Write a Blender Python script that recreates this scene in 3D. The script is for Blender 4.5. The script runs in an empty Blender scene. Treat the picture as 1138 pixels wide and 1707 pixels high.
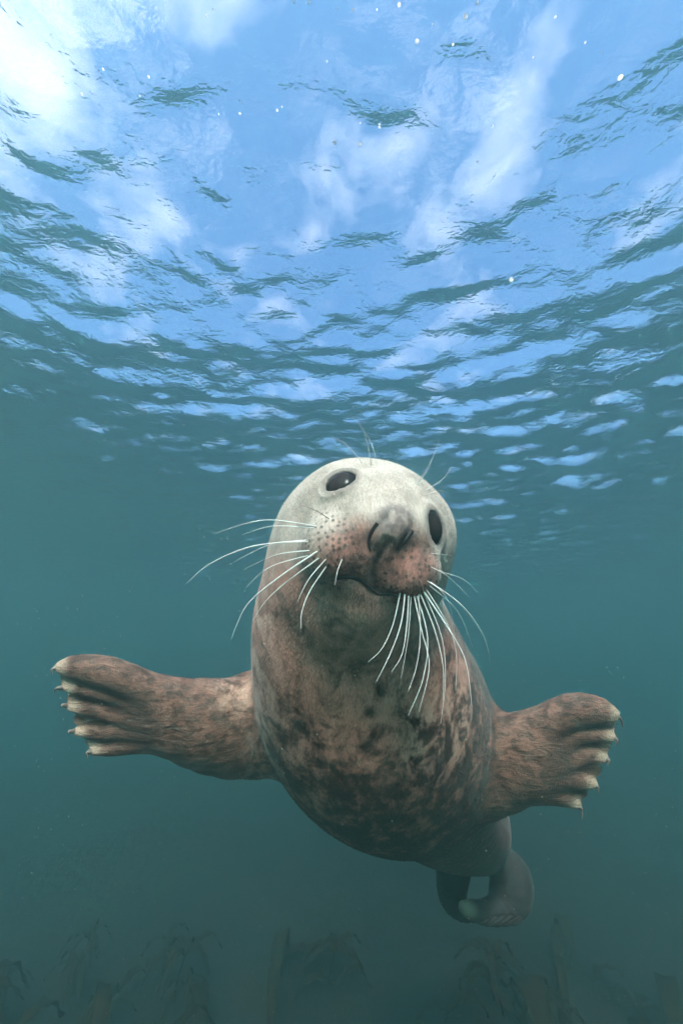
import bpy, bmesh, math, random
import numpy as np
from mathutils import Vector, Matrix

sc = bpy.context.scene
R = math.radians
rng = np.random.default_rng(7)
random.seed(7)

# ------------------------------------------------------------------ camera
PITCH = R(20.0)
FPX, CX, CY = 620.0, 569.0, 853.5          # focal length and centre, in photo pixels
CAMZ = 2.1                                 # camera height above the sea bed
SURF = 3.3                                 # mean height of the water surface
cam_d = bpy.data.cameras.new('camera')
cam_d.sensor_fit = 'VERTICAL'
cam_d.sensor_height = 36.0
cam_d.lens = 36.0 * FPX / 1707.0
cam_d.clip_start = 0.02
cam_d.clip_end = 500.0
cam = bpy.data.objects.new('camera', cam_d)
sc.collection.objects.link(cam)
cam.location = (0, 0, CAMZ)
cam.rotation_euler = (math.pi / 2 + PITCH, 0, 0)
sc.camera = cam

# ------------------------------------------------------------------ sky and sun
SUN_EL, SUN_AZ = R(45.0), R(-176.0)           # azimuth measured from +Y towards +X
world = bpy.data.worlds.new('World')
sc.world = world
world.use_nodes = True
wn, wl = world.node_tree.nodes, world.node_tree.links
wn.clear()
def WN(t, **kw):
    n = wn.new(t)
    for k, v in kw.items():
        setattr(n, k, v)
    return n
w_out = WN('ShaderNodeOutputWorld')
w_bg = WN('ShaderNodeBackground')
w_bg.inputs['Strength'].default_value = 0.085
w_sky = WN('ShaderNodeTexSky')
w_sky.sky_type = 'NISHITA'
w_sky.sun_disc = False
w_sky.sun_elevation = SUN_EL
w_sky.sun_rotation = SUN_AZ
w_sky.dust_density = 0.0
w_sky.air_density = 1.0
w_sky.ozone_density = 8.0
# drifting clouds: noise on a flat cloud deck
w_tc = WN('ShaderNodeTexCoord')
w_sep = WN('ShaderNodeSeparateXYZ')
wl.new(w_tc.outputs['Generated'], w_sep.inputs[0])
w_mx = WN('ShaderNodeMath', operation='MAXIMUM'); w_mx.inputs[1].default_value = 0.06
wl.new(w_sep.outputs['Z'], w_mx.inputs[0])
w_dx = WN('ShaderNodeMath', operation='DIVIDE'); w_dy = WN('ShaderNodeMath', operation='DIVIDE')
wl.new(w_sep.outputs['X'], w_dx.inputs[0]); wl.new(w_mx.outputs[0], w_dx.inputs[1])
wl.new(w_sep.outputs['Y'], w_dy.inputs[0]); wl.new(w_mx.outputs[0], w_dy.inputs[1])
w_cmb = WN('ShaderNodeCombineXYZ')
wl.new(w_dx.outputs[0], w_cmb.inputs[0]); wl.new(w_dy.outputs[0], w_cmb.inputs[1])
w_cmb.inputs[2].default_value = 5.1
w_noi = WN('ShaderNodeTexNoise')
w_noi.inputs['Scale'].default_value = 5.0
w_noi.inputs['Detail'].default_value = 7.0
w_noi.inputs['Roughness'].default_value = 0.55
w_noi.inputs['Distortion'].default_value = 0.35
wl.new(w_cmb.outputs[0], w_noi.inputs['Vector'])
w_rmp = WN('ShaderNodeMapRange')
w_rmp.inputs['From Min'].default_value = 0.54
w_rmp.inputs['From Max'].default_value = 0.90
# thin cloud bank on the left, brightened to stand in for the sun's glow
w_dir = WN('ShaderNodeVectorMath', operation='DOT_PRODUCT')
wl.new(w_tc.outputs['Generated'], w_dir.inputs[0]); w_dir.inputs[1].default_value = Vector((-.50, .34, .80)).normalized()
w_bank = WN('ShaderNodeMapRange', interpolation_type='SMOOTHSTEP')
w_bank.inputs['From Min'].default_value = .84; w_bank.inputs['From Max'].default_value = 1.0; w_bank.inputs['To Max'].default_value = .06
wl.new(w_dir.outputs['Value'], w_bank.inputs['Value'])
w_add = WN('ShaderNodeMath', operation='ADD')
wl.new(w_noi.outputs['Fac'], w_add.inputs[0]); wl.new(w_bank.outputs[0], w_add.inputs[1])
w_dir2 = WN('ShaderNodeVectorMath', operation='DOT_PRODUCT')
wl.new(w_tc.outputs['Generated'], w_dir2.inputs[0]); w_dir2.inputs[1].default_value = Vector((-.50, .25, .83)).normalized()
w_glow = WN('ShaderNodeMapRange', interpolation_type='SMOOTHSTEP')  # extra bright patch painted into the sky in place of the sun's glow
w_glow.inputs['From Min'].default_value = .968; w_glow.inputs['From Max'].default_value = 1.0; w_glow.inputs['To Max'].default_value = .20
wl.new(w_dir2.outputs['Value'], w_glow.inputs['Value'])
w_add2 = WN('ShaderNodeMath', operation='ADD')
wl.new(w_add.outputs[0], w_add2.inputs[0]); wl.new(w_glow.outputs[0], w_add2.inputs[1])
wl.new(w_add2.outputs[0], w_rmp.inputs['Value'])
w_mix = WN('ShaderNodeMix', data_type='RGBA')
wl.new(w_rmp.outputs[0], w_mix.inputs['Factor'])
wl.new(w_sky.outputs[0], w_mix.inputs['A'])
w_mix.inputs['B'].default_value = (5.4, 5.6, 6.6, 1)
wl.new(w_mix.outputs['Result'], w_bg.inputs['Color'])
wl.new(w_bg.outputs[0], w_out.inputs[0])

sun_d = bpy.data.lights.new('sun', 'SUN')
sun_d.energy = 5.0
sun_d.angle = R(9.0)
sun_d.color = (1.0, 0.93, 0.84)
sun = bpy.data.objects.new('sun', sun_d)
sc.collection.objects.link(sun)
sdir = Vector((math.sin(SUN_AZ) * math.cos(SUN_EL), math.cos(SUN_AZ) * math.cos(SUN_EL), math.sin(SUN_EL)))
sun.rotation_euler = sdir.to_track_quat('Z', 'Y').to_euler()
sun.location = (0, 0, 12)

vs = sc.view_settings
vs.view_transform = 'Standard'
vs.look = 'None'
vs.exposure = 2.18
vs.gamma = 1.0
vs.use_curve_mapping = False
sc.cycles.max_bounces = 10
sc.cycles.transparent_max_bounces = 16
sc.cycles.volume_bounces = 3
sc.cycles.diffuse_bounces = 3
sc.cycles.use_denoising = True
sc.cycles.sample_clamp_indirect = 6.0
sc.cycles.caustics_reflective = False

# ------------------------------------------------------------------ helpers
def link(o, parent=None):
    sc.collection.objects.link(o)
    if parent is not None:
        o.parent = parent
        o.matrix_parent_inverse = parent.matrix_world.inverted()
    return o

def tag(o, label=None, cat=None, group=None, kind=None):
    if label: o['label'] = label
    if cat: o['category'] = cat
    if group: o['group'] = group
    if kind: o['kind'] = kind
    return o

def mesh_np(name, V, F, smooth=True):
    """mesh from numpy verts and a list/array of faces (all tris or all quads)"""
    me = bpy.data.meshes.new(name)
    V = np.asarray(V, dtype=np.float32); F = np.asarray(F, dtype=np.int32)
    n = F.shape[1]
    me.vertices.add(len(V)); me.vertices.foreach_set('co', V.ravel())
    me.loops.add(F.size); me.loops.foreach_set('vertex_index', F.ravel())
    me.polygons.add(len(F))
    me.polygons.foreach_set('loop_start', np.arange(0, F.size, n, dtype=np.int32))
    me.polygons.foreach_set('loop_total', np.full(len(F), n, dtype=np.int32))
    me.update(calc_edges=True)
    if smooth:
        me.polygons.foreach_set('use_smooth', np.ones(len(F), dtype=bool))
    me.validate()
    return me

def attr(me, name, vals):
    a = me.attributes.new(name, 'FLOAT', 'POINT')
    a.data.foreach_set('value', np.asarray(vals, dtype=np.float32))

class Mat:
    """tiny node-tree helper"""
    def __init__(s, name):
        s.m = bpy.data.materials.new(name); s.m.use_nodes = True
        s.n, s.l = s.m.node_tree.nodes, s.m.node_tree.links
        s.n.clear()
        s.out = s.n.new('ShaderNodeOutputMaterial')
    def N(s, t, ins=None, **kw):
        n = s.n.new(t)
        for k, v in kw.items(): setattr(n, k, v)
        for k, v in (ins or {}).items(): s.set(n, k, v)
        return n
    def set(s, n, k, v):
        i = n.inputs[k]
        if hasattr(v, 'is_output') and v.is_output: s.l.new(v, i)
        elif hasattr(v, 'outputs'): s.l.new(v.outputs[0], i)
        else: i.default_value = v
    def attr(s, name): return s.N('ShaderNodeAttribute', attribute_name=name).outputs['Fac']
    def coord(s, scale=(1, 1, 1), rot=(0, 0, 0), kind='Object'):
        t = s.N('ShaderNodeTexCoord')
        return s.N('ShaderNodeMapping', {'Vector': t.outputs[kind], 'Scale': scale, 'Rotation': rot}).outputs[0]
    def noise(s, vec, scale, detail=4, rough=.55, dist=0.0):
        return s.N('ShaderNodeTexNoise', {'Vector': vec, 'Scale': scale, 'Detail': detail, 'Roughness': rough, 'Distortion': dist}).outputs['Fac']
    def rng(s, v, a, b, c=0.0, d=1.0, smooth=True):
        n = s.N('ShaderNodeMapRange', {'Value': v, 'From Min': a, 'From Max': b, 'To Min': c, 'To Max': d})
        if smooth: n.interpolation_type = 'SMOOTHSTEP'
        return n.outputs[0]
    def math(s, op, a, b=0.0):
        n = s.N('ShaderNodeMath', operation=op); s.set(n, 0, a); s.set(n, 1, b); return n.outputs[0]
    def mix(s, f, a, b):
        n = s.N('ShaderNodeMix', data_type='RGBA')
        s.set(n, 'Factor', f)
        s.set(n, 'A', a if hasattr(a, 'is_output') else (*a, 1)); s.set(n, 'B', b if hasattr(b, 'is_output') else (*b, 1))
        return n.outputs['Result']

# ------------------------------------------------------------------ water surface
def wave_tile(L, N, lmin, lmax, slope_rms, wind, spread, power, seed):
    r = np.random.default_rng(seed)
    k1 = np.fft.fftfreq(N, d=L / N) * 2 * np.pi
    kx, ky = np.meshgrid(k1, k1, indexing='ij')
    k = np.hypot(kx, ky); k[0, 0] = 1
    ang = np.arctan2(ky, kx) - wind
    a = k ** -power
    a *= np.exp(-(2 * np.pi / lmax / k) ** 4) * np.exp(-(k * lmin / (2 * np.pi)) ** 2)
    a *= (np.abs(np.cos(ang)) ** spread) * .9 + .1
    a[0, 0] = 0
    h = np.fft.ifft2(a * (r.normal(size=(N, N)) + 1j * r.normal(size=(N, N)))).real
    gx, gy = np.gradient(h, L / N)
    return h * (slope_rms / math.sqrt((gx ** 2 + gy ** 2).mean()))

def tile_sample(h, L, X, Y):
    N = h.shape[0]
    u = (X / L * N) % N; v = (Y / L * N) % N
    i = np.floor(u).astype(int); j = np.floor(v).astype(int)
    fu, fv = u - i, v - j
    i %= N; j %= N; i1 = (i + 1) % N; j1 = (j + 1) % N
    return (h[i, j] * (1 - fu) + h[i1, j] * fu) * (1 - fv) + (h[i, j1] * (1 - fu) + h[i1, j1] * fu) * fv

def axis(a, b, fine, lim):
    c = list(np.arange(a, b, fine))
    s, x = fine, c[-1]
    while x < lim: s = min(s * 1.06, 1.5); x += s; c.append(min(x, lim))
    s, x = fine, a
    lo = []
    while x > -lim: s = min(s * 1.06, 1.5); x -= s; lo.append(max(x, -lim))
    return np.array(sorted(set(lo)) + c)

WL = 9.0
tile = wave_tile(WL, 512, 0.055, 0.9, 0.285, R(82), 2.4, 1.55, 3)
tile2 = wave_tile(6.3, 512, 0.04, 0.25, 0.15, R(110), 1.0, 1.9, 5)
gx = axis(-4.5, 4.5, 0.024, 38.5); gy = axis(-1.0, 6.5, 0.024, 38.5)
X, Y = np.meshgrid(gx, gy, indexing='ij')
def surf_h(X, Y):
    patch = .5 + .5 * np.sin(X * 1.1 - Y * .7 + 2.6) * np.cos(Y * .9 + X * .35)
    far = np.clip((np.hypot(X, Y) - 1.8) / 4.0, 0, 1)
    return SURF + tile_sample(tile, WL, X, Y) * (.92 + .45 * far) * (.75 + .35 * np.sin(.8 * X + .5) * np.sin(.6 * Y)) + tile_sample(tile2, 6.3, X, Y) * (.35 + .9 * patch)
Z = surf_h(X, Y)
nx, ny = len(gx), len(gy)
idx = np.arange(nx * ny).reshape(nx, ny)
F = np.stack([idx[:-1, :-1], idx[1:, :-1], idx[1:, 1:], idx[:-1, 1:]], -1).reshape(-1, 4)
ws = bpy.data.objects.new('water_surface', mesh_np('water_surface', np.stack([X, Y, Z], -1).reshape(-1, 3), F))
link(ws); tag(ws, 'rippled sea surface seen from below with sky and cloud shining through', 'water', kind='structure')
M = Mat('water_surface')
vec = M.coord((1.0, 1.6, 1.0))
n1 = M.math('ADD', M.noise(vec, 16.0, 3, .5, .6), M.math('MULTIPLY', M.noise(vec, 55.0, 2, .5, .4), .30))
bmp = M.N('ShaderNodeBump', {'Strength': 0.36, 'Distance': 0.02, 'Height': n1})
fr = M.N('ShaderNodeFresnel', {'IOR': 1.333, 'Normal': bmp})
refr = M.N('ShaderNodeBsdfRefraction', {'IOR': 1.333, 'Roughness': 0.02, 'Normal': bmp, 'Color': (.96, .99, 1, 1)})
refr.distribution = 'BECKMANN'
trn = M.N('ShaderNodeBsdfTransparent')
thru = M.N('ShaderNodeMixShader', {0: 0.66})
M.l.new(refr.outputs[0], thru.inputs[1]); M.l.new(trn.outputs[0], thru.inputs[2])
glo = M.N('ShaderNodeBsdfGlossy', {'Roughness': 0.03, 'Normal': bmp, 'Color': (1, 1, 1, 1)})
mx = M.N('ShaderNodeMixShader', {0: fr})
M.l.new(thru.outputs[0], mx.inputs[1]); M.l.new(glo.outputs[0], mx.inputs[2])
M.l.new(mx.outputs[0], M.out.inputs[0])
ws.data.materials.append(M.m)

# ------------------------------------------------------------------ sea bed
gx = axis(-6, 6, 0.12, 38.5); gy = axis(-2, 8, 0.12, 38.5)
X, Y = np.meshgrid(gx, gy, indexing='ij')
bed_t = wave_tile(14.0, 256, 0.5, 5.0, 0.22, 0.4, 0.0, 2.3, 11)
def bed_h(X, Y): return tile_sample(bed_t, 14.0, X, Y) * .8
Z = bed_h(X, Y)
nx, ny = len(gx), len(gy)
idx = np.arange(nx * ny).reshape(nx, ny)
F = np.stack([idx[:-1, :-1], idx[1:, :-1], idx[1:, 1:], idx[:-1, 1:]], -1).reshape(-1, 4)
bed = link(bpy.data.objects.new('seabed', mesh_np('seabed', np.stack([X, Y, Z], -1).reshape(-1, 3), F)))
tag(bed, 'dark weed covered sea bed far below', 'sea bed', kind='structure')
M = Mat('seabed')
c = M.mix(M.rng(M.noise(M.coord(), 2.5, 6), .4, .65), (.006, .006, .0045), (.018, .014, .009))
b = M.N('ShaderNodeBump', {'Strength': .8, 'Distance': .05, 'Height': M.noise(M.coord(), 9, 6)})
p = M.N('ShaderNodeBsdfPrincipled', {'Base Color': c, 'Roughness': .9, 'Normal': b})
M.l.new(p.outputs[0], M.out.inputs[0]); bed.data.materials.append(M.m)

# ------------------------------------------------------------------ the water body (haze)
hb = bmesh.new()
bmesh.ops.create_cube(hb, size=1.0)
hm = bpy.data.meshes.new('haze'); hb.to_mesh(hm); hb.free()
haze = link(bpy.data.objects.new('haze', hm))
zlo, zhi = -2.2, SURF + 0.45
haze.scale = (80, 80, zhi - zlo); haze.location = (0, 0, (zhi + zlo) / 2)
tag(haze, 'hazy blue green sea water filling the whole view', 'water', kind='stuff')
M = Mat('sea_water')
pv = M.N('ShaderNodeVolumePrincipled', {'Color': (.45, .815, .825, 1), 'Density': .28, 'Anisotropy': .84, 'Absorption Color': (0, 0, 0, 1)})
M.l.new(pv.outputs[0], M.out.inputs['Volume']); hm.materials.append(M.m)

# ------------------------------------------------------------------ seal: implicit body
# camera-axis coordinates: x right, y up, z depth along the view axis (metres)
def P(px, py, d): return np.array([(px - CX) / FPX * d, (CY - py) / FPX * d, d])
def rad(rpx, d): q = rpx / FPX; return d * q / math.sqrt(1 + q * q)
FWD = np.array([0, math.cos(PITCH), math.sin(PITCH)]); UP = np.array([0, -math.sin(PITCH), math.cos(PITCH)])
def to_world(V):
    V = np.asarray(V)
    return np.stack([V[..., 0], V[..., 1] * UP[1] + V[..., 2] * FWD[1], V[..., 1] * UP[2] + V[..., 2] * FWD[2] + CAMZ], -1)

def spline(pts, n):
    pts = np.array(pts, float); m = len(pts)
    out = []
    t = np.linspace(0, m - 1, n)
    for v in t:
        i = min(int(v), m - 2); f = v - i
        p0, p1, p2, p3 = pts[max(i - 1, 0)], pts[i], pts[i + 1], pts[min(i + 2, m - 1)]
        out.append(.5 * ((2 * p1) + (-p0 + p2) * f + (2 * p0 - 5 * p1 + 4 * p2 - p3) * f * f + (-p0 + 3 * p1 - 3 * p2 + p3) * f ** 3))
    return np.array(out)

def chain_px(l, n):
    """list of (px, py, rpx, depth) -> resampled [x y z r]"""
    return spline([[*P(a, b, d), rad(r, d)] for a, b, r, d in l], n)

def smin(a, b, k):
    h = np.clip(.5 + .5 * (b - a) / k, 0, 1)
    return b * (1 - h) + a * h - k * h * (1 - h)

def cap(p, a, b):
    ba = (b[:3] - a[:3]).astype(p.dtype); bb_ = max(float(ba @ ba), 1e-9)
    w = p - a[:3].astype(p.dtype)
    wb = w @ ba
    t = np.clip(wb / bb_, 0, 1)
    d2 = np.einsum('ij,ij->i', w, w) - t * (2 * wb - t * bb_)
    return np.sqrt(np.maximum(d2, 0)) - (a[3] + t * (b[3] - a[3]))

def chain(p, C, k=0.0):
    lo_, hi_ = p.min(0), p.max(0)
    c = ((lo_ + hi_) / 2)[None]; h = np.linalg.norm(hi_ - lo_) / 2
    dc = np.array([cap(c, C[i], C[i + 1])[0] for i in range(len(C) - 1)])
    keep = np.where(dc - h <= dc.min() + h)[0]          # the others can never be the nearest
    d = None
    for i in keep:
        e = cap(p, C[i], C[i + 1])
        d = e if d is None else np.minimum(d, e)
    return d

def ball(p, c, r): return np.sqrt(((p - c) ** 2).sum(1)) - r
def ell(p, c, A, rr):
    q = (p - c) @ A.T / rr
    k0 = np.sqrt((q * q).sum(1)); k1 = np.sqrt(((q / rr) ** 2).sum(1))
    return k0 * (k0 - 1) / np.maximum(k1, 1e-9)

H = P(603, 912, .60)
hF = np.array([.15, .245, -.957]); hF /= np.linalg.norm(hF)
hU = np.array([.38, .92, 0]); hU -= hF * (hU @ hF); hU /= np.linalg.norm(hU)
hR = np.cross(hF, hU); hR = hR if hR[0] > 0 else -hR
def HL(r, u, f): return H + hR * r + hU * u + hF * f

SPINE = chain_px([(600, 913, 138, .605), (580, 1000, 150, .65), (586, 1065, 168, .71), (612, 1150, 186, .81), (646, 1200, 176, .93),
                  (694, 1264, 128, 1.10), (743, 1328, 94, 1.27), (785, 1376, 61, 1.45), (794, 1398, 44, 1.52)], 60)
SNOUT = np.array([[*HL(-.003, -.002, .0), .126], [*HL(0, .004, .06), .108], [*HL(0, .000, .105), .081], [*HL(0, -.003, .14), .054], [*HL(0, -.004, .164), .035]])
SNOUT = spline(SNOUT, 12)
PADL = [*P(563, 912, .466), .0440]; PADR = [*P(679, 950, .456), .0400]

def flip_def(side):
    if side < 0:
        arm = [(455, 1200, 92, .83), (390, 1212, 82, .79), (335, 1205, 74, .755), (290, 1195, 59, .735), (258, 1190, 48, .728)]
        dig = [[(278, 1166, 30, .73), (190, 1125, 29, .705), (130, 1112, 22, .695), (103, 1112, 11, .69)],
               [(270, 1176, 30, .73), (190, 1155, 22, .71), (140, 1147, 17, .70), (112, 1145, 10, .695)],
               [(270, 1192, 30, .73), (195, 1187, 22, .715), (150, 1181, 17, .705), (119, 1177, 10, .70)],
               [(275, 1206, 30, .735), (210, 1216, 22, .72), (165, 1219, 17, .71), (131, 1219, 10, .705)],
               [(280, 1218, 30, .74), (230, 1236, 22, .725), (190, 1246, 17, .715), (158, 1251, 10, .71)]]
        claw = [(88, 1126), (92, 1156), (104, 1179), (115, 1224), (147, 1264)]
    else:
        arm = [(735, 1265, 95, .90), (800, 1271, 90, .83), (845, 1268, 76, .80), (878, 1263, 69, .78), (902, 1259, 56, .77)]
        dig = [[(878, 1228, 34, .775), (945, 1188, 31, .755), (990, 1184, 26, .745), (1016, 1190, 15, .74)],
               [(880, 1240, 32, .775), (950, 1222, 24, .755), (995, 1222, 18, .745), (1016, 1228, 11, .74)],
               [(880, 1256, 32, .78), (945, 1254, 24, .76), (985, 1258, 18, .75), (1004, 1263, 11, .745)],
               [(880, 1272, 32, .785), (935, 1288, 24, .765), (965, 1298, 19, .755), (985, 1305, 12, .75)],
               [(878, 1285, 34, .79), (910, 1312, 25, .775), (940, 1328, 19, .765), (958, 1338, 12, .76)]]
        claw = [(1037, 1212), (1026, 1243), (1011, 1277), (994, 1324), (968, 1366)]
    A = chain_px(arm, 9); D = [chain_px([(x, y, r * (.80 if k else .94), q) for x, y, r, q in d], 9) for k, d in enumerate(dig)]
    return A, D, claw
FL = {s: flip_def(s) for s in (-1, 1)}

def flat_sdf(p, C, s, sgn):
    """chain whose cross-section is flattened along the view depth"""
    q = p.copy(); C2 = C.copy()
    q[:, 2] *= s; C2[:, 2] *= s
    return chain(q, C2) * (.5 + .5 / s)

def flipper(p, s):
    A, D, _ = FL[s]
    arm = flat_sdf(p, A, 1.75, s)
    d = flat_sdf(p, D[0], 1.25, s)
    for C in D[1:]:
        d = smin(d, flat_sdf(p, C, 1.2, s), .0035)
    for C1, C2 in zip(D[:-1], D[1:]):                      # thin web between the toes
        W = (C1 + C2) / 2; W = W[:-1].copy(); W[:, 3] *= 1.15
        d = smin(d, flat_sdf(p, W, 3.0, s), .006)
    return smin(arm, d, .03)

HIND = [chain_px([(757, 1438, 28, 1.54), (753, 1468, 26, 1.56), (754, 1494, 23, 1.57), (769, 1517, 15, 1.57), (792, 1527, 8, 1.56)], 12),
        chain_px([(824, 1432, 25, 1.53), (846, 1452, 30, 1.52), (852, 1470, 34, 1.51), (847, 1496, 31, 1.49), (830, 1515, 21, 1.46), (806, 1521, 16, 1.44), (786, 1517, 13, 1.42), (773, 1513, 9, 1.41)], 14)]

def bb(C, m):
    return C[:, :3].min(0) - C[:, 3].max() - m, C[:, :3].max(0) + C[:, 3].max() + m
HEADBOX = (H - np.array([.27, .27, .40]), H + .27)
def allflip(s): return np.vstack([FL[s][0]] + FL[s][1])
FBOX = {s: bb(allflip(s), .06) for s in (-1, 1)}
HBOX = bb(np.vstack(HIND), .06)

def sel(p, box): return np.where(((p > box[0]) & (p < box[1])).all(1))[0]

def head_sdf(q):
    d = chain(q, SNOUT, .0)
    for pad in (PADL, PADR):
        d = smin(d, ball(q, np.array(pad[:3]), pad[3]), .011)
    d = smin(d, cap(q, np.array([*P(596, 972, .485), .026]), np.array([*P(642, 992, .478), .024])), .007)   # lower lip and chin
    d = smin(d, cap(q, np.array([*P(636, 912, .446), .014]), np.array([*P(660, 878, .452), .0180])), .016)   # nose pad
    d = smin(d, ball(q, P(624, 928, .476), .038), .014)
    d = smin(d, ball(q, HL(-.060, .038, .080), .038), .035)        # brows
    d = smin(d, ball(q, HL(.058, .038, .080), .038), .035)
    d = smin(d, ball(q, HL(0, -.05, .03), .10), .04)              # jowl
    return d

EYE_IN = .0252
GROOVES = []     # (polyline Nx3, width, depth)
EYES = []        # (centre, normal)
def sdf(p, fine=True):
    d = chain(p, SPINE, 0.0)
    i = sel(p, HEADBOX)
    if len(i):
        q = p[i]
        dh = smin(d[i], head_sdf(q), .05)
        if fine:
            for (c, n, la, lb, ea, eb) in EYES:
                # lids: a shell over the eyeball with an oval opening
                v = q - c
                ell_ = np.sqrt((v @ la / ea) ** 2 + (v @ lb / eb) ** 2)
                lid = np.maximum(ball(q, c - n * EYE_IN, .0336), .018 * (1 - ell_))
                dh = smin(dh, lid, .009) - .0026 * np.exp(-((ell_ - 1.42) / .17) ** 2) * (np.einsum('ij,ij->i', v, v) < .0025)
                dh = np.maximum(dh, -np.maximum(ball(q, c - n * EYE_IN, .0345), .018 * (ell_ - .92)))
            for (L, w, dep) in GROOVES:
                g = np.full(len(q), 9.0)
                for a, b in zip(L[:-1], L[1:]):
                    g = np.minimum(g, cap(q, np.append(a, 0), np.append(b, 0)))
                dh = dh + dep * np.exp(-(g / w) ** 2)
        d[i] = dh
    for s in (-1, 1):
        i = sel(p, FBOX[s])
        if len(i): d[i] = smin(d[i], flipper(p[i], s), .035)
    i = sel(p, HBOX)
    if len(i):
        q = p[i]
        h = np.minimum(chain(q, HIND[0]), chain(q, HIND[1]))
        h = smin(h, cap(q, np.array([*P(852, 1470, 1.51), .060]), np.array([*P(877, 1461, 1.53), .018])), .02)   # heel
        h = h + .006 * np.sin(np.clip((q[:, 0] * .5 - q[:, 1]) * 190, -1e4, 1e4)) ** 2 * (q[:, 1] < P(0, 1488, 1.5)[1])   # toe ridges
        d[i] = smin(d[i], h, .012)
    return d

def hit(px, py, dmin=.30, dmax=2.2, fine=False):
    """first point of the seal on the line of sight through a photo pixel"""
    r = P(px, py, 1.0); n = np.linalg.norm(r); t = dmin
    for _ in range(120):
        v = sdf((r * t)[None], fine)[0]
        if v < 2e-4: return r * t
        t += v / n * .8
        if t > dmax: return None
    return r * t
def grad(c, fine=False, e=.004):
    q = np.array([c + e * np.eye(3)[i] * s for i in range(3) for s in (1, -1)])
    v = sdf(q, fine); g = np.array([v[0] - v[1], v[2] - v[3], v[4] - v[5]])
    return g / np.linalg.norm(g)

for px, py, lx, ly, eb in ((567, 804, 1.0, .12, .0165), (724, 879, -.10, 1.0, .0205)):
    c = hit(px, py); n = grad(c, e=.012)
    la = np.array([lx, ly, 0]); la -= n * (la @ n); la /= np.linalg.norm(la)
    EYES.append((c, n, la, np.cross(n, la), .0222, eb))
def groove(pts, w, dep):
    L = [hit(*q) for q in pts]
    L = [q for q in L if q is not None]
    L = spline(L, len(L) * 3)
    GROOVES.append((L, w, dep))
NOSE_L = [(640, 862), (629, 872), (618, 888), (614, 902), (617, 918)]
NOSE_R = [(688, 872), (686, 884), (676, 900), (664, 916)]
groove(NOSE_L, .0044, .0070)
groove(NOSE_R, .0044, .0065)
groove([(646, 902), (636, 920), (625, 940), (622, 960), (626, 980)], .0042, .0070)
MOUTH = [(562, 964), (580, 961), (600, 967), (616, 980), (630, 990), (648, 990), (664, 994)]
groove(MOUTH, .0044, .0075)

# ---- sparse surface nets
def surface_nets(vox, lo, hi):
    B = 8
    nb = np.ceil((hi - lo) / (vox * B)).astype(int)
    g = np.stack(np.meshgrid(*[np.arange(n) for n in nb], indexing='ij'), -1).reshape(-1, 3)
    ctr = lo + (g + .5) * vox * B
    dv = np.concatenate([sdf(c, False) for c in np.array_split(ctr, max(1, len(ctr) // 200000))])
    g = g[np.abs(dv) < vox * B * 1.0 + .014]
    off = np.stack(np.meshgrid(*[np.arange(B + 1)] * 3, indexing='ij'), -1).reshape(-1, 3)
    VV, CI, EA = [], [], []
    G = nb * B + 2
    def cid(c): return (c[..., 0].astype(np.int64) * G[1] + c[..., 1]) * G[2] + c[..., 2]
    key = ((g // 4) * np.array([1000000, 1000, 1])).sum(1)
    o = np.argsort(key, kind='stable'); g = g[o]; key = key[o]
    cuts = np.where(np.diff(key))[0] + 1
    for gb in np.split(g, cuts):
        ii = gb[:, None] * B + off[None]
        pts = (lo + ii * vox).reshape(-1, 3).astype(np.float32)
        val = sdf(pts).reshape(len(gb), B + 1, B + 1, B + 1)
        neg = val < 0
        cnt = sum(neg[:, a:B + a, b:B + b, c:B + c].astype(np.int8) for a in (0, 1) for b in (0, 1) for c in (0, 1))
        act = np.argwhere((cnt > 0) & (cnt < 8))
        if len(act) == 0: continue
        k, i, j, l = act.T
        cv = {(a, b, c): val[k, i + a, j + b, l + c] for a in (0, 1) for b in (0, 1) for c in (0, 1)}
        acc = np.zeros((len(act), 3)); n = np.zeros(len(act))
        for a0 in cv:
            for ax in range(3):
                if a0[ax]: continue
                a1 = list(a0); a1[ax] = 1; a1 = tuple(a1)
                v0, v1 = cv[a0], cv[a1]
                m = (v0 < 0) != (v1 < 0)
                t = np.where(m, v0 / np.where(m, v0 - v1, 1), 0)
                pt = np.tile(np.array(a0, float), (len(act), 1)); pt[:, ax] += t
                acc += pt * m[:, None]; n += m
        base = gb[k] * B + act[:, 1:]
        VV.append(lo + (base + acc / n[:, None]) * vox)
        CI.append(cid(base + 1))
        for ax in range(3):
            m0 = neg[:, :B, :B, :B]
            sl = [slice(None), slice(0, B), slice(0, B), slice(0, B)]; sl[ax + 1] = slice(1, B + 1)
            m1 = neg[tuple(sl)]
            e = np.argwhere(m0 != m1)
            if len(e):
                gp = gb[e[:, 0]] * B + e[:, 1:]
                EA.append(np.column_stack([gp, np.full(len(e), ax), m0[tuple(e.T)]]))
    V = np.concatenate(VV); C = np.concatenate(CI); E = np.concatenate(EA)
    o = np.argsort(C); C = C[o]; V = V[o]
    Fs = []
    for ax in range(3):
        e = E[E[:, 3] == ax]; gp = e[:, :3] + 1; s = e[:, 4].astype(bool)
        b, c = (ax + 1) % 3, (ax + 2) % 3
        q = []
        for db, dc in ((0, 0), (-1, 0), (-1, -1), (0, -1)):
            t = gp.copy(); t[:, b] += db; t[:, c] += dc
            q.append(cid(t))
        q = np.stack(q, 1)
        f = np.searchsorted(C, q); f = np.minimum(f, len(C) - 1)
        ok = (C[f] == q).all(1)
        f = f[ok]; s = s[ok]
        f[~s] = f[~s][:, ::-1]
        Fs.append(f)
    return V, np.concatenate(Fs)

lo = np.array([-.66, -1.75, .33]); hi = np.array([.86, .22, 1.75])
V, F = surface_nets(.0030, lo, hi)

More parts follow.
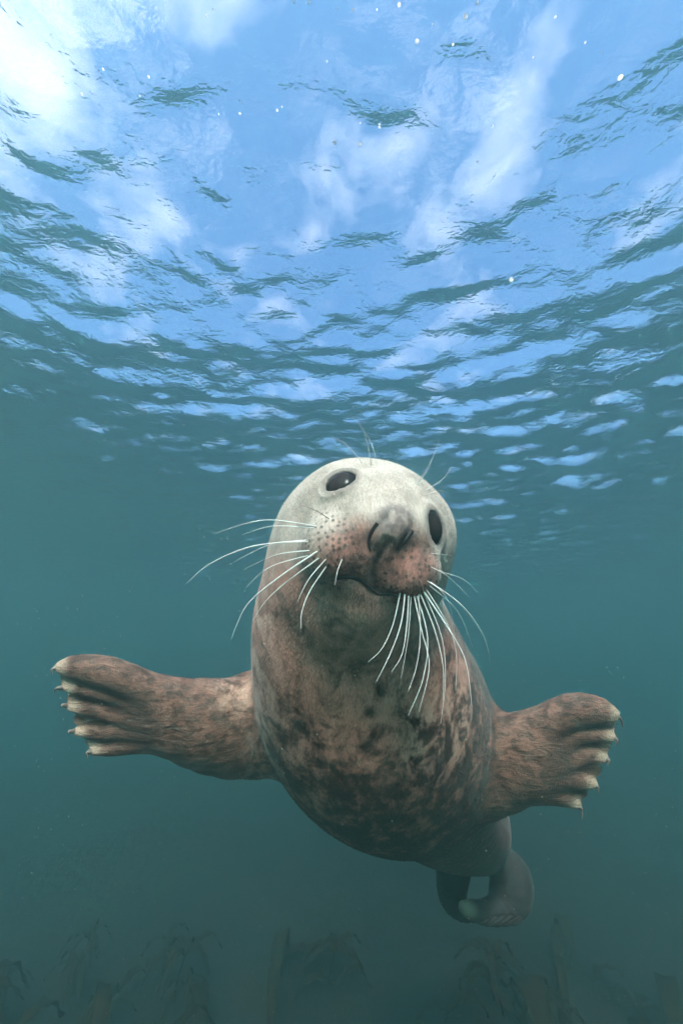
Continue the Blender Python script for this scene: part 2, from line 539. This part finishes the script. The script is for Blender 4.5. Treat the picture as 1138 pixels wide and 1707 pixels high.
def vnormals(V, F):
    n = np.cross(V[F[:, 2]] - V[F[:, 0]], V[F[:, 3]] - V[F[:, 1]])
    N = np.zeros_like(V)
    for k in range(4): np.add.at(N, F[:, k], n)
    return N / np.maximum(np.linalg.norm(N, axis=1, keepdims=True), 1e-12)

# light smoothing of the voxel surface
def smooth(V, F, it, f):
    for _ in range(it):
        A = np.zeros_like(V); n = np.zeros(len(V))
        for a, b in ((0, 1), (1, 2), (2, 3), (3, 0)):
            np.add.at(A, F[:, a], V[F[:, b]]); np.add.at(n, F[:, a], 1)
        V = V + f * (A / np.maximum(n, 1)[:, None] - V)
    return V
V = smooth(V, F, 2, .5)
NRM = vnormals(V, F)

# colour masks carried on the skin: pigment and some painted shade
def near(c, r0, r1):
    d = np.linalg.norm(V - c, axis=1); t = np.clip((d - r0) / (r1 - r0), 0, 1); return 1 - t * t * (3 - 2 * t)
def sstep(x, a, b):
    t = np.clip((x - a) / (b - a), 0, 1); return t * t * (3 - 2 * t)
SP = SPINE[:, :3]
best = np.full(len(V), 9.0); tpar = np.zeros(len(V)); rad_dir = np.zeros_like(V)
for i in range(len(SP) - 1):
    a, b = SP[i], SP[i + 1]; ba = b - a
    t = np.clip(((V - a) @ ba) / (ba @ ba), 0, 1); q = V - a - t[:, None] * ba; d = np.linalg.norm(q, axis=1)
    m = d < best; best[m] = d[m]; tpar[m] = (i + t[m]) / (len(SP) - 1); rad_dir[m] = q[m] / d[m][:, None]
ventral = np.array([.10, -.35, -.93]); ventral /= np.linalg.norm(ventral)
dorsal = np.array([.55, .10, .83]); dorsal /= np.linalg.norm(dorsal)
m_vent = 1 - sstep(rad_dir @ dorsal, .12, .60)
m_flank = sstep(-rad_dir[:, 0], .45, .95) * (1 - sstep(tpar, .25, .50))
m_flip = np.zeros(len(V)); m_tip = np.zeros(len(V))
for s in (-1, 1):
    A, D, _ = FL[s]
    a, b = A[3, :3], A[-1, :3]
    ax = (b - a) / np.linalg.norm(b - a)
    pr = (V - A[1, :3]) @ ax
    w = (V[:, 0] * s > .1) & (V[:, 1] > -.65)
    m_flip = np.maximum(m_flip, sstep(pr, -.02, .06) * w * (1 - sstep(flipper(V, s), .004, .03)))
    tips = np.stack([d[-1, :3] for d in D])
    dt = np.min([np.linalg.norm(V - t, axis=1) for t in tips], 0)
    m_tip = np.maximum(m_tip, 1 - sstep(dt, .008, .030))
m_throat = sstep(-((V - H) @ hU), .045, .105) * sstep((V - H) @ hF, -.12, .02)
m_furrow_shade = np.zeros(len(V))  # shade in the furrows between the toes, painted dark
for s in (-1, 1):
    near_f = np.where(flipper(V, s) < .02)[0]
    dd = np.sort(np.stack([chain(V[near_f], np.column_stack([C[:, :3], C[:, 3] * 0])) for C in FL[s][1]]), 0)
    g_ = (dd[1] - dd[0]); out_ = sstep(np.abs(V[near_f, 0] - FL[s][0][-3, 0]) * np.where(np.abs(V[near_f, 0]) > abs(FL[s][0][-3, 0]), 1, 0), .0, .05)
    m_furrow_shade[near_f] = np.maximum(m_furrow_shade[near_f], (1 - sstep(g_, .002, .021)) * out_)
m_head = (1 - sstep(tpar, .02, .15 + .15 * (1 - m_vent))) * (1 - .75 * m_throat)
m_muz = np.maximum(near(hit(600, 940), .03, .068), near(hit(668, 950), .03, .068))
m_nose = near(hit(662, 866), .014, .034)
m_lip = near(hit(600, 975), .006, .022)
m_pad = np.maximum(near(np.array(PADL[:3]), .04, .062), near(np.array(PADR[:3]), .04, .062))
m_ax = np.maximum(near(hit(392, 1150), .015, .075), near(hit(755, 1205), .03, .13))
m_eye = np.maximum(near(EYES[0][0], .022, .032), near(EYES[1][0], .022, .032))
m_hind = near(P(776, 1513, 1.41), .012, .055)
m_slit = np.zeros(len(V)); nh = sel(V, HEADBOX)  # dark slit skin, with the shade of nose and mouth grooves painted in
for gi, (L, w, dep) in enumerate(GROOVES):
    g = np.min([cap(V[nh], np.append(a, 0), np.append(b, 0)) for a, b in zip(L[:-1], L[1:])], 0)
    m_slit[nh] = np.maximum(m_slit[nh], (1 - sstep(g, .001, .0065)) * (.8 if gi < 2 else .7))
ATT = dict(m_vent=m_vent, m_flip=m_flip, m_tip=m_tip, m_head=m_head, m_muz=m_muz, m_nose=m_nose, m_lip=m_lip, m_pad=m_pad, m_ax=m_ax, m_eye=m_eye, m_slit=m_slit, m_flank=m_flank, m_hind=m_hind, m_furrow_shade=m_furrow_shade, m_t=tpar)

M = Mat('seal_skin')
a = {k: M.attr(k) for k in ATT}
ob = M.coord()
obs = M.coord((1.0, .8, .8), (R(-30), 0, R(20)))
blot = M.noise(obs, 27, 6, .66, .5)
blot2 = M.noise(obs, 60, 4, .65, .3)
bl = M.math('ADD', M.math('MULTIPLY', blot, .68), M.math('MULTIPLY', blot2, .32))
# back: cool grey with dark flecks; belly: warm brown under dark blotches
back = M.mix(M.rng(bl, .45, .60), (.13, .125, .115), (.035, .033, .031))
warm = M.mix(M.rng(M.noise(ob, 7, 3), .35, .65), (.60, .25, .185), (.49, .22, .165))
thr = M.rng(a['m_t'], .10, .50, .045, -.11)  # blotches thicken towards the rear, painting shade into the lower belly
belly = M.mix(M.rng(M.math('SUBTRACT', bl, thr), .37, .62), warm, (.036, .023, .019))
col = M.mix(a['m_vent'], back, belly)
pale = M.mix(M.rng(M.noise(ob, 24, 5, .6), .38, .68), (.48, .40, .35), (.32, .26, .22))
col = M.mix(M.math('MAXIMUM', a['m_head'], M.math('MULTIPLY', a['m_flank'], M.rng(bl, .40, .55, .75, .10))), col, pale)
flp = M.mix(M.rng(M.noise(M.coord((1, 2.2, 2.2)), 30, 5, .65, .6), .38, .64), (.21, .108, .080), (.062, .035, .027))
col = M.mix(a['m_flip'], col, flp)
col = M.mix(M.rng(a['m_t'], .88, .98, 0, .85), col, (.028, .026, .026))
col = M.mix(M.math('MULTIPLY', a['m_hind'], .8), col, (.34, .26, .18))
col = M.mix(M.math('MULTIPLY', a['m_furrow_shade'], .85), col, (.045, .03, .024))
col = M.mix(M.math('MULTIPLY', a['m_tip'], .75), col, (.56, .42, .32))
col = M.mix(M.math('MULTIPLY', a['m_ax'], M.rng(bl, .38, .56, .75, .0)), col, (.56, .34, .26))
muz = M.mix(M.rng(M.noise(ob, 55, 4, .65), .38, .66), (.36, .16, .125), (.11, .052, .045))
col = M.mix(M.math('MULTIPLY', a['m_muz'], .92), col, muz)
col = M.mix(M.math('MULTIPLY', a['m_nose'], M.rng(M.noise(ob, 60, 3, .6), .42, .6, .35, .95)), col, (.15, .115, .11))
col = M.mix(M.math('MULTIPLY', a['m_lip'], .8), col, (.46, .25, .20))
col = M.mix(a['m_slit'], col, (.035, .022, .022))
vor = M.N('ShaderNodeTexVoronoi', {'Vector': ob, 'Scale': 135.0, 'Randomness': .6})
dots = M.rng(vor.outputs['Distance'], .18, .42, 1, 0)
col = M.mix(M.math('MULTIPLY', M.math('MULTIPLY', dots, a['m_pad']), .75), col, (.035, .025, .022))
col = M.mix(M.math('MULTIPLY', a['m_eye'], .55), col, (.06, .045, .04))
hair = M.noise(M.coord((1, .35, .35), (R(20), 0, 0)), 420, 3, .6)
wr = M.noise(M.coord((.5, 1.7, 1.7)), 38, 5, .6, 1.1)
hgt = M.math('ADD', M.math('MULTIPLY', hair, .35), M.math('MULTIPLY', M.math('MULTIPLY', wr, M.math('ADD', a['m_flip'], M.rng(a['m_muz'], 0, .3, .14, .03))), 1.25))
bp = M.N('ShaderNodeBump', {'Strength': .55, 'Distance': .006, 'Height': hgt})
col = M.mix(M.rng(hair, .35, .65, 0, .22), col, (.03, .025, .02))
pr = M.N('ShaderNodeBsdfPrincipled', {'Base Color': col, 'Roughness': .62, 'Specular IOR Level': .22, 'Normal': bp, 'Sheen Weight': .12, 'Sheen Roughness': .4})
M.l.new(pr.outputs[0], M.out.inputs[0])
SKIN = M.m

base_w = to_world(P(815, 1540, 1.5))
seal = bpy.data.objects.new('grey_seal', None)
seal.empty_display_size = .2
seal.location = base_w
link(seal); bpy.context.view_layer.update()
tag(seal, 'grey seal with mottled brown belly swimming towards the viewer, front flippers spread wide', 'seal')
me = mesh_np('body', to_world(V) - base_w, F)
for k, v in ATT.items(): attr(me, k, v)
me.materials.append(SKIN)
body = bpy.data.objects.new('body', me)
sc.collection.objects.link(body); body.parent = seal

def child(name, me, mat, parent=None):
    o = bpy.data.objects.new(name, me); me.materials.append(mat)
    sc.collection.objects.link(o); o.parent = parent or seal
    return o

# ---- short fur lying back over the skin
fr_ = np.random.default_rng(9)
tri = np.vstack([F[:, [0, 1, 2]], F[:, [0, 2, 3]]])
ar = np.linalg.norm(np.cross(V[tri[:, 1]] - V[tri[:, 0]], V[tri[:, 2]] - V[tri[:, 0]]), axis=1)
wgt = ar / V[tri[:, 0], 2] ** 1.5
NB = 230000
ti = np.searchsorted(np.cumsum(wgt) / wgt.sum(), fr_.random(NB)); ti = np.minimum(ti, len(tri) - 1)
u_, v_ = fr_.random(NB), fr_.random(NB); fl_ = u_ + v_ > 1; u_[fl_] = 1 - u_[fl_]; v_[fl_] = 1 - v_[fl_]
bary = np.stack([1 - u_ - v_, u_, v_], 1)
tv = tri[ti]
base = (V[tv] * bary[..., None]).sum(1); nrm = (NRM[tv] * bary[..., None]).sum(1); nrm /= np.linalg.norm(nrm, axis=1, keepdims=True)
# hair flow: from the nose backwards along the spine, outwards on the flippers
tp = tpar[tv[:, 0]]
k_ = np.clip((tp * (len(SP) - 1)).astype(int), 0, len(SP) - 2)
flow = SP[np.minimum(k_ + 2, len(SP) - 1)] - SP[np.maximum(k_ - 1, 0)]
hd = m_head[tv[:, 0]][:, None]; flow = flow / np.linalg.norm(flow, axis=1, keepdims=True) * (1 - hd) - hF * hd
for s in (-1, 1):
    axs = FL[s][0][-1, :3] - FL[s][0][0, :3]; axs /= np.linalg.norm(axs)
    wf = (m_flip[tv[:, 0]] * (base[:, 0] * s > 0))[:, None]; flow = flow * (1 - wf) + axs * wf
flow = flow - nrm * (flow * nrm).sum(1, keepdims=True); flow += fr_.normal(0, .22, flow.shape); flow -= nrm * (flow * nrm).sum(1, keepdims=True)
flow /= np.maximum(np.linalg.norm(flow, axis=1, keepdims=True), 1e-6)
side = np.cross(nrm, flow)
ok = (m_nose[tv[:, 0]] < .4) & (m_slit[tv[:, 0]] < .15) & (np.min([np.linalg.norm(base - e[0], axis=1) for e in EYES], 0) > .030)
ln = (.0045 + .0025 * fr_.random(NB))[:, None] * (1 - .35 * hd); wd = .00042
tip = base + flow * ln + nrm * ln * fr_.uniform(.10, .42, (NB, 1))
b0 = base - nrm * .0008
FV = np.stack([b0 - side * wd, b0 + side * wd, tip], 1)[ok].reshape(-1, 3)
FF = np.arange(len(FV)).reshape(-1, 3)
fme = mesh_np('fur', to_world(FV) - base_w, FF)
shade = np.repeat(fr_.normal(0, 1, NB)[ok], 3)
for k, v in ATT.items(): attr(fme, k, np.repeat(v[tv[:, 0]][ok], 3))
fme.materials.append(SKIN)
fur = bpy.data.objects.new('fur', fme); sc.collection.objects.link(fur); fur.parent = body
fur['kind'] = 'stuff'

# ---- eyes
M = Mat('eye_dark')
pr = M.N('ShaderNodeBsdfPrincipled', {'Base Color': (.012, .009, .009, 1), 'Roughness': .10, 'IOR': 1.17})
M.l.new(pr.outputs[0], M.out.inputs[0]); EYEM = M.m
M = Mat('eye_iris')
pr = M.N('ShaderNodeBsdfPrincipled', {'Base Color': (.024, .015, .014, 1), 'Roughness': .14, 'IOR': 1.17})
M.l.new(pr.outputs[0], M.out.inputs[0]); IRISM = M.m
def uv_sphere(r, seg=40, ring=24, cut=None):
    V, F = [], []
    for i in range(ring + 1):
        th = math.pi * i / ring if cut is None else cut * i / ring
        for j in range(seg):
            ph = 2 * math.pi * j / seg
            V.append((r * math.sin(th) * math.cos(ph), r * math.sin(th) * math.sin(ph), r * math.cos(th)))
    for i in range(ring):
        for j in range(seg):
            F.append((i * seg + j, (i + 1) * seg + j, (i + 1) * seg + (j + 1) % seg, i * seg + (j + 1) % seg))
    return np.array(V), np.array(F)
for c, n, la, lb, ea, eb in EYES:
    cw = to_world(c - n * EYE_IN); nw = to_world(n) - to_world(np.zeros(3))
    q = Vector(nw).to_track_quat('Z', 'Y').to_matrix()
    Q = np.array(q)
    Vs, Fs = uv_sphere(.0320)
    e = child('eye', mesh_np('eye', Vs @ Q.T + cw - base_w, Fs), EYEM)
    Vs, Fs = uv_sphere(.0324, cut=.46, ring=8)
    child('iris', mesh_np('iris', Vs @ Q.T + cw - base_w, Fs), IRISM, e)

# ---- claws and whiskers: tapered tubes
def tube(pts, r0, r1, sides=7, n=18, power=1.0, flat=1.0):
    C = spline(pts, n); V = []; F = []
    T = np.gradient(C, axis=0); T /= np.linalg.norm(T, axis=1, keepdims=True)
    u = np.cross(T[0], [.3, .2, .93]); u /= np.linalg.norm(u)
    for i in range(n):
        u = u - T[i] * (u @ T[i]); u /= np.linalg.norm(u); v = np.cross(T[i], u)
        r = r0 + (r1 - r0) * (i / (n - 1)) ** power
        for j in range(sides):
            a = 2 * math.pi * j / sides
            V.append(C[i] + r * (math.cos(a) * u + flat * math.sin(a) * v))
    for i in range(n - 1):
        for j in range(sides):
            F.append((i * sides + j, i * sides + (j + 1) % sides, (i + 1) * sides + (j + 1) % sides, (i + 1) * sides + j))
    V.append(C[0]); V.append(C[-1]); k = len(V)
    for j in range(sides):
        F.append((k - 2, (j + 1) % sides, j, k - 2)) if False else None
    return np.array(V[:-2]), np.array(F)

M = Mat('claw_horn')
c = M.mix(M.noise(M.coord(), 120, 3), (.045, .038, .034), (.16, .13, .11))
pr = M.N('ShaderNodeBsdfPrincipled', {'Base Color': c, 'Roughness': .35}); M.l.new(pr.outputs[0], M.out.inputs[0]); CLAWM = M.m
for s in (-1, 1):
    A, D, cl = FL[s]
    for C, (cx, cy) in zip(D, cl):
        a = C[-1, :3]; d = C[-1, 2]
        tip = P(cx, cy, d - .012)
        mid = (a + tip) / 2 + np.array([s * .006, .005, -.004])
        base = a - (mid - a) * .35
        Vs, Fs = tube([base, a * .5 + mid * .5, mid, tip], .0058, .0006, 8, 12, 1.2)
        child('claw', mesh_np('claw', to_world(Vs) - base_w, Fs), CLAWM)

M = Mat('wet_dark_skin')
pr = M.N('ShaderNodeBsdfPrincipled', {'Base Color': (.018, .012, .013, 1), 'Roughness': .45}); M.l.new(pr.outputs[0], M.out.inputs[0]); WET = M.m
for nm, pts, rr_ in (('nostril', NOSE_L[1:], .0030), ('nostril', NOSE_R[1:], .0030), ('mouth', MOUTH, .0026)):
    C = []
    for q in pts:
        h_ = hit(*q, fine=True); C.append(h_ - np.array([0, 0, .0012]))
    A_, F_ = tube(C[::-1], rr_ * .35, rr_, 6, 24, .7)
    child(nm, mesh_np(nm, to_world(A_) - base_w, F_), WET)
M = Mat('whisker_keratin')
pr = M.N('ShaderNodeBsdfPrincipled', {'Base Color': (.82, .80, .78, 1), 'Roughness': .35, 'Transmission Weight': .0})
tl = M.N('ShaderNodeBsdfTranslucent', {'Color': (.85, .84, .82, 1)})
ms = M.N('ShaderNodeMixShader', {0: .35}); M.l.new(pr.outputs[0], ms.inputs[1]); M.l.new(tl.outputs[0], ms.inputs[2])
M.l.new(ms.outputs[0], M.out.inputs[0]); WHM = M.m
M = Mat('whisker_dark')
pr = M.N('ShaderNodeBsdfPrincipled', {'Base Color': (.09, .06, .05, 1), 'Roughness': .4}); M.l.new(pr.outputs[0], M.out.inputs[0]); WHD = M.m
WH = [  # photo points root..tip, root radius mm, depth change at the tip
    ([(530, 878), (440, 867), (357, 890)], 1.2, .00), ([(528, 881), (455, 877), (403, 892)], 1.0, .03),
    ([(512, 901), (420, 911), (350, 940), (311, 973)], 1.4, -.02), ([(516, 903), (450, 908), (390, 937)], 1.2, .02),
    ([(520, 918), (460, 925), (405, 951)], 1.1, .03), ([(516, 926), (450, 945), (409, 980)], 1.1, .0),
    ([(534, 916), (465, 962), (412, 1008), (385, 1066)], 1.6, -.02), ([(538, 926), (475, 972), (442, 1003), (421, 1035)], 1.2, .02),
    ([(549, 926), (515, 965), (496, 1002)], 1.2, -.01), ([(547, 940), (517, 984), (503, 1020), (502, 1048)], 1.2, -.03),
    ([(573, 926), (563, 950), (558, 975)], .8, -.02),
    ([(705, 984), (742, 1040), (775, 1100), (786, 1178)], 1.6, -.03), ([(710, 966), (770, 1010), (805, 1060), (817, 1107)], 1.2, .03),
    ([(700, 988), (724, 1050), (738, 1110), (738, 1166)], 1.2, -.03), ([(694, 990), (712, 1060), (705, 1130), (680, 1193)], 1.2, -.04),
    ([(690, 990), (702, 1050), (715, 1110), (698, 1186)], 1.1, -.05), ([(676, 988), (668, 1040), (650, 1090), (627, 1136)], 1.2, -.05),
    ([(668, 988), (655, 1040), (637, 1080), (613, 1104)], 1.0, -.04), ([(682, 990), (678, 1040), (670, 1090), (652, 1120)], 1.0, -.05),
    ([(686, 992), (680, 1060), (668, 1131)], .8, -.02), ([(698, 985), (700, 1060), (694, 1110), (680, 1153)], .9, -.04),
    ([(706, 985), (735, 1060), (742, 1130), (734, 1206)], 1.0, -.02), ([(708, 978), (745, 1040), (760, 1090), (759, 1151)], 1.0, .0),
    ([(710, 972), (755, 1010), (775, 1045), (787, 1079)], .9, .04), ([(694, 931), (728, 950), (770, 965), (794, 986)], .8, .02),
    ([(706, 940), (745, 960), (780, 995)], .8, .03), ([(704, 922), (728, 923), (752, 926)], .6, .03),
    ([(696, 960), (735, 985), (752, 1020), (758, 1060)], .9, .03),
    ([(620, 777), (607, 722), (585, 692)], .8, -.01), ([(606, 774), (578, 742), (552, 728)], .7, .0), ([(628, 777), (622, 748), (610, 722)], .6, .02),
    ([(697, 808), (716, 775), (732, 731)], .8, .0), ([(695, 809), (706, 788), (717, 768)], .6, -.02), ([(708, 818), (735, 801), (753, 778)], .7, .02), ([(711, 824), (732, 818), (748, 822)], .6, .02)]
WHDARK = [([(552, 867), (524, 850), (497, 840)], .8, .0), ([(530, 880), (520, 878), (508, 878)], .8, .0), ([(694, 960), (703, 975), (706, 990)], .7, -.01), ([(696, 930), (704, 936), (712, 945)], .8, -.01)]
for lst, mat in ((WH, WHM), (WHDARK, WHD)):
    for pts, r, dd in lst:
        r0 = hit(*pts[0], fine=True)
        if r0 is None: r0 = P(*pts[0], .53)
        d0 = r0[2]; n = len(pts)
        C = [r0 + np.array([0, 0, .004])] + [P(x, y, d0 + dd * ((i + 1) / (n - 1)) ** 1.5) for i, (x, y) in enumerate(pts[1:])]
        Vs, Fs = tube(C, r * .00074, .00014, 6, 22, .9)
        child('whisker', mesh_np('whisker', to_world(Vs) - base_w, Fs), mat)

# ------------------------------------------------------------------ kelp on the sea bed
M = Mat('kelp')
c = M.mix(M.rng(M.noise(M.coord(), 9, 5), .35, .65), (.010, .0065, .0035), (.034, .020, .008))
pr = M.N('ShaderNodeBsdfPrincipled', {'Base Color': c, 'Roughness': .75, 'Specular IOR Level': .15})
tl = M.N('ShaderNodeBsdfTranslucent', {'Color': (.06, .034, .010, 1)})
ms = M.N('ShaderNodeMixShader', {0: .25}); M.l.new(pr.outputs[0], ms.inputs[1]); M.l.new(tl.outputs[0], ms.inputs[2])
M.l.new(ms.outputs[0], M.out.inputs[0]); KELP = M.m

def strap(pts, w, n, wave, r):
    C = spline(pts, n); T = np.gradient(C, axis=0); T /= np.linalg.norm(T, axis=1, keepdims=True)
    side = np.cross(T, [0, 0, 1.0]) + 1e-3; side /= np.linalg.norm(side, axis=1, keepdims=True)
    nor = np.cross(side, T)
    V, F = [], []
    ph = r.uniform(0, 6)
    for i in range(n):
        f = i / (n - 1)
        ww = w * min(1, f * 5 + .15) * (1 - f ** 4 * .85)
        for j, u in enumerate((-1, -.5, 0, .5, 1)):
            rip = wave * abs(u) * math.sin(f * 26 + ph + u * 1.7) + wave * .6 * u * math.sin(f * 9 + ph)
            V.append(C[i] + side[i] * u * ww + nor[i] * rip)
    for i in range(n - 1):
        for j in range(4):
            a = i * 5 + j; F.append((a, a + 1, a + 6, a + 5))
    k = len(V); V = np.array(V)
    V = np.vstack([V, V + np.repeat(nor, 5, 0) * .0035])          # leathery thickness
    F = F + [(a + k, d + k, c_ + k, b_ + k) for a, b_, c_, d in F]
    for i in range(n - 1):
        for j in (0, 4):
            a = i * 5 + j; q = (a, a + 5, a + 5 + k, a + k); F.append(q if j == 0 else q[::-1])
    return V, np.array(F)

def kelp_proto(seed, hgt, nb, ln, w):
    r = np.random.default_rng(seed)
    root = bpy.data.objects.new('kelp_plant', None); root.empty_display_size = .1
    sc.collection.objects.link(root)
    top = np.array([r.uniform(-.08, .08), r.uniform(-.08, .08), hgt])
    Vs, Fs = tube([np.zeros(3), top * [.2, .3, .45], top], .014, .009, 8, 10)
    st = bpy.data.objects.new('stipe', mesh_np('stipe', Vs, Fs)); st.data.materials.append(KELP)
    sc.collection.objects.link(st); st.parent = root
    a0 = r.uniform(0, 6.28)
    for b in range(nb):
        a = a0 + b * 6.28 / nb * r.uniform(.7, 1.1); dv = np.array([math.cos(a), math.sin(a), 0])
        L = ln * r.uniform(.7, 1.15)
        pts = [top * .98, top + dv * L * .28 + [0, 0, L * r.uniform(.12, .30)], top + dv * L * .62 + [0, 0, L * r.uniform(.0, .18)], top + dv * L * .9 - [0, 0, min(hgt * .7, L * r.uniform(.15, .35))]]
        Vs, Fs = strap(pts, w * r.uniform(.7, 1.2), 26, w * .25, r)
        o = bpy.data.objects.new('blade', mesh_np('blade', Vs, Fs)); o.data.materials.append(KELP)
        sc.collection.objects.link(o); o.parent = root
    return root

def copy_thing(root):
    c = root.copy(); sc.collection.objects.link(c)
    for ch in root.children:
        d = ch.copy(); sc.collection.objects.link(d); d.parent = c
    return c

protos = [kelp_proto(1, .34, 5, .55, .045), kelp_proto(2, .26, 1, 1.0, .10), kelp_proto(3, .42, 7, .50, .035), kelp_proto(4, .22, 2, .85, .075)]
KL = ['fingered brown kelp plant with long strap blades on the dark sea bed', 'single bladed brown kelp arching over on the dark sea bed',
      'many fingered brown kelp plant with narrow blades on the dark sea bed', 'brown kelp plant with two broad blades on the dark sea bed']
KG = ['fingered kelp on the sea bed', 'single bladed kelp on the sea bed', 'narrow fingered kelp on the sea bed', 'two bladed kelp on the sea bed']
used = [False] * 4
spots = [(-.15, 2.2, 3, 2.6), (.35, 2.3, 0, .4), (1.25, 2.2, 2, 1.0), (1.0, 2.5, 1, 2.8), (-.9, 2.3, 2, 3.1), (-1.6, 2.4, 0, .3), (1.9, 2.6, 0, 2.0), (-.45, 2.45, 1, 4.5), (.62, 2.5, 3, 3.3), (1.5, 2.45, 2, .7), (1.75, 2.7, 1, 2.2), (.1, 2.5, 1, .6), (-1.2, 2.5, 3, 5.1), (.85, 2.2, 0, 5.0), (-1.95, 2.6, 2, 1.7), (2.2, 2.7, 3, 4.0)]
kr = np.random.default_rng(21)
for i in range(54):
    y = 2.35 + 1.15 * kr.random() ** 1.1
    x = kr.uniform(-1, 1) * (1.1 + y * .75)
    spots.append((x, y, int(kr.integers(0, 4)), kr.uniform(0, 6.28)))
for i, (x, y, k, a) in enumerate(spots):
    o = protos[k] if not used[k] else copy_thing(protos[k])
    used[k] = True
    if i < 16: y += .10
    o.location = (x, y, float(bed_h(np.array([x]), np.array([y]))[0]) - .015)
    o.rotation_euler = (0, 0, a); sca = kr.uniform(.34, .55) if i >= 16 else kr.uniform(.58, .75); o.scale = (sca, sca, sca * kr.uniform(.85, 1.15))
    sz_ = 'tall' if i < 16 else 'small'
    tag(o, sz_ + ' ' + KL[k], 'kelp', sz_ + ' ' + KG[k])

# ------------------------------------------------------------------ drifting specks and surface bubbles
ico_v = np.array([(0, 0, 1), (.894, 0, .447), (.276, .851, .447), (-.724, .526, .447), (-.724, -.526, .447), (.276, -.851, .447),
                  (.724, .526, -.447), (-.276, .851, -.447), (-.894, 0, -.447), (-.276, -.851, -.447), (.724, -.526, -.447), (0, 0, -1)])
ico_f = np.array([(0, 1, 2), (0, 2, 3), (0, 3, 4), (0, 4, 5), (0, 5, 1), (1, 6, 2), (2, 7, 3), (3, 8, 4), (4, 9, 5), (5, 10, 1),
                  (6, 7, 2), (7, 8, 3), (8, 9, 4), (9, 10, 5), (10, 6, 1), (11, 7, 6), (11, 8, 7), (11, 9, 8), (11, 10, 9), (11, 6, 10)])
pr_ = np.random.default_rng(4)
n = 6500
d = .35 + 2.6 * pr_.random(n) ** .8
px, py = pr_.uniform(-60, 1200, n), pr_.uniform(560, 1760, n)
C = np.stack([(px - CX) / FPX * d, (CY - py) / FPX * d, d], -1)
r = np.minimum(np.abs(pr_.normal(0, .0007, n)) + .0003, .0014) * np.clip(d, .3, 1.2)
C, r = C[C[:, 1] > -1.8], r[C[:, 1] > -1.8]
keep = sdf(C, False) > .01
C, r = to_world(C[keep]), r[keep]
keep = C[:, 2] < SURF - .15
C, r = C[keep], r[keep]
sq = pr_.uniform(.5, 1.6, (len(C), 1, 3))
Vp = (C[:, None] + ico_v[None] * r[:, None, None] * sq).reshape(-1, 3)
Fp = (ico_f[None] + (np.arange(len(C)) * 12)[:, None, None]).reshape(-1, 3)
snow = link(bpy.data.objects.new('marine_snow', mesh_np('marine_snow', Vp, Fp)))
tag(snow, 'pale specks of plankton drifting through the water', 'plankton', kind='stuff')
M = Mat('plankton')
pr = M.N('ShaderNodeBsdfPrincipled', {'Base Color': (.55, .52, .46, 1), 'Roughness': .8})
tl = M.N('ShaderNodeBsdfTranslucent', {'Color': (.6, .58, .5, 1)})
ms = M.N('ShaderNodeMixShader', {0: .5}); M.l.new(pr.outputs[0], ms.inputs[1]); M.l.new(tl.outputs[0], ms.inputs[2])
M.l.new(ms.outputs[0], M.out.inputs[0]); snow.data.materials.append(M.m)

M = Mat('foam')
pr = M.N('ShaderNodeBsdfPrincipled', {'Base Color': (.85, .86, .87, 1), 'Roughness': .5})
tl = M.N('ShaderNodeBsdfTranslucent', {'Color': (.9, .9, .9, 1)})
ms = M.N('ShaderNodeMixShader', {0: .85}); M.l.new(pr.outputs[0], ms.inputs[1]); M.l.new(tl.outputs[0], ms.inputs[2])
M.l.new(ms.outputs[0], M.out.inputs[0]); FOAM = M.m
def blob_mesh(seed):
    r = np.random.default_rng(seed); Vs, Fs = uv_sphere(1.0, 12, 8)
    k = r.normal(size=(3, 3)) * 1.6
    Vs = Vs * (1 + .28 * np.sin(Vs @ k).sum(1, keepdims=True) / 2); Vs[:, 2] *= .45
    me = mesh_np('foam_bubble', Vs, Fs); me.materials.append(FOAM); return me
bl_m = [blob_mesh(i) for i in range(5)]
BUB = [(775, 28, 6), (695, 68, 5), (345, 27, 3), (558, 238, 5), (600, 240, 5), (665, 8, 4), (515, 5, 4), (795, 4, 4), (172, 115, 3), (248, 128, 3), (852, 468, 5),
       (233, 160, 2), (137, 157, 3), (545, 102, 2), (588, 16, 3), (628, 16, 2), (755, 74, 3), (820, 210, 3), (795, 270, 3), (462, 184, 3), (470, 178, 2), (400, 190, 3), (975, 70, 3),
       (888, 95, 2), (925, 28, 3), (1033, 130, 6), (720, 40, 2), (560, 14, 2), (490, 3, 3), (632, 212, 3), (600, 205, 2), (365, 190, 2), (1000, 88, 2), (355, 15, 2)]
for i, (px, py, rp) in enumerate(BUB):
    dr = to_world(P(px, py, 1.0)) - np.array([0, 0, CAMZ])
    t = (SURF - CAMZ) / dr[2]
    for _ in range(6):
        q = dr * t; t = (float(surf_h(np.array([q[0]]), np.array([q[1]]))[0]) - .004 - CAMZ) / dr[2]
    o = link(bpy.data.objects.new('foam_bubble', bl_m[i % 5]))
    o.location = dr * t + np.array([0, 0, CAMZ]); sz = rp / FPX * t * .65
    o.scale = (sz, sz, sz); o.rotation_euler = (0, 0, i * 1.7)
    tag(o, 'tiny white foam bubble floating under the bright water surface', 'bubble', 'foam bubbles at the water surface')
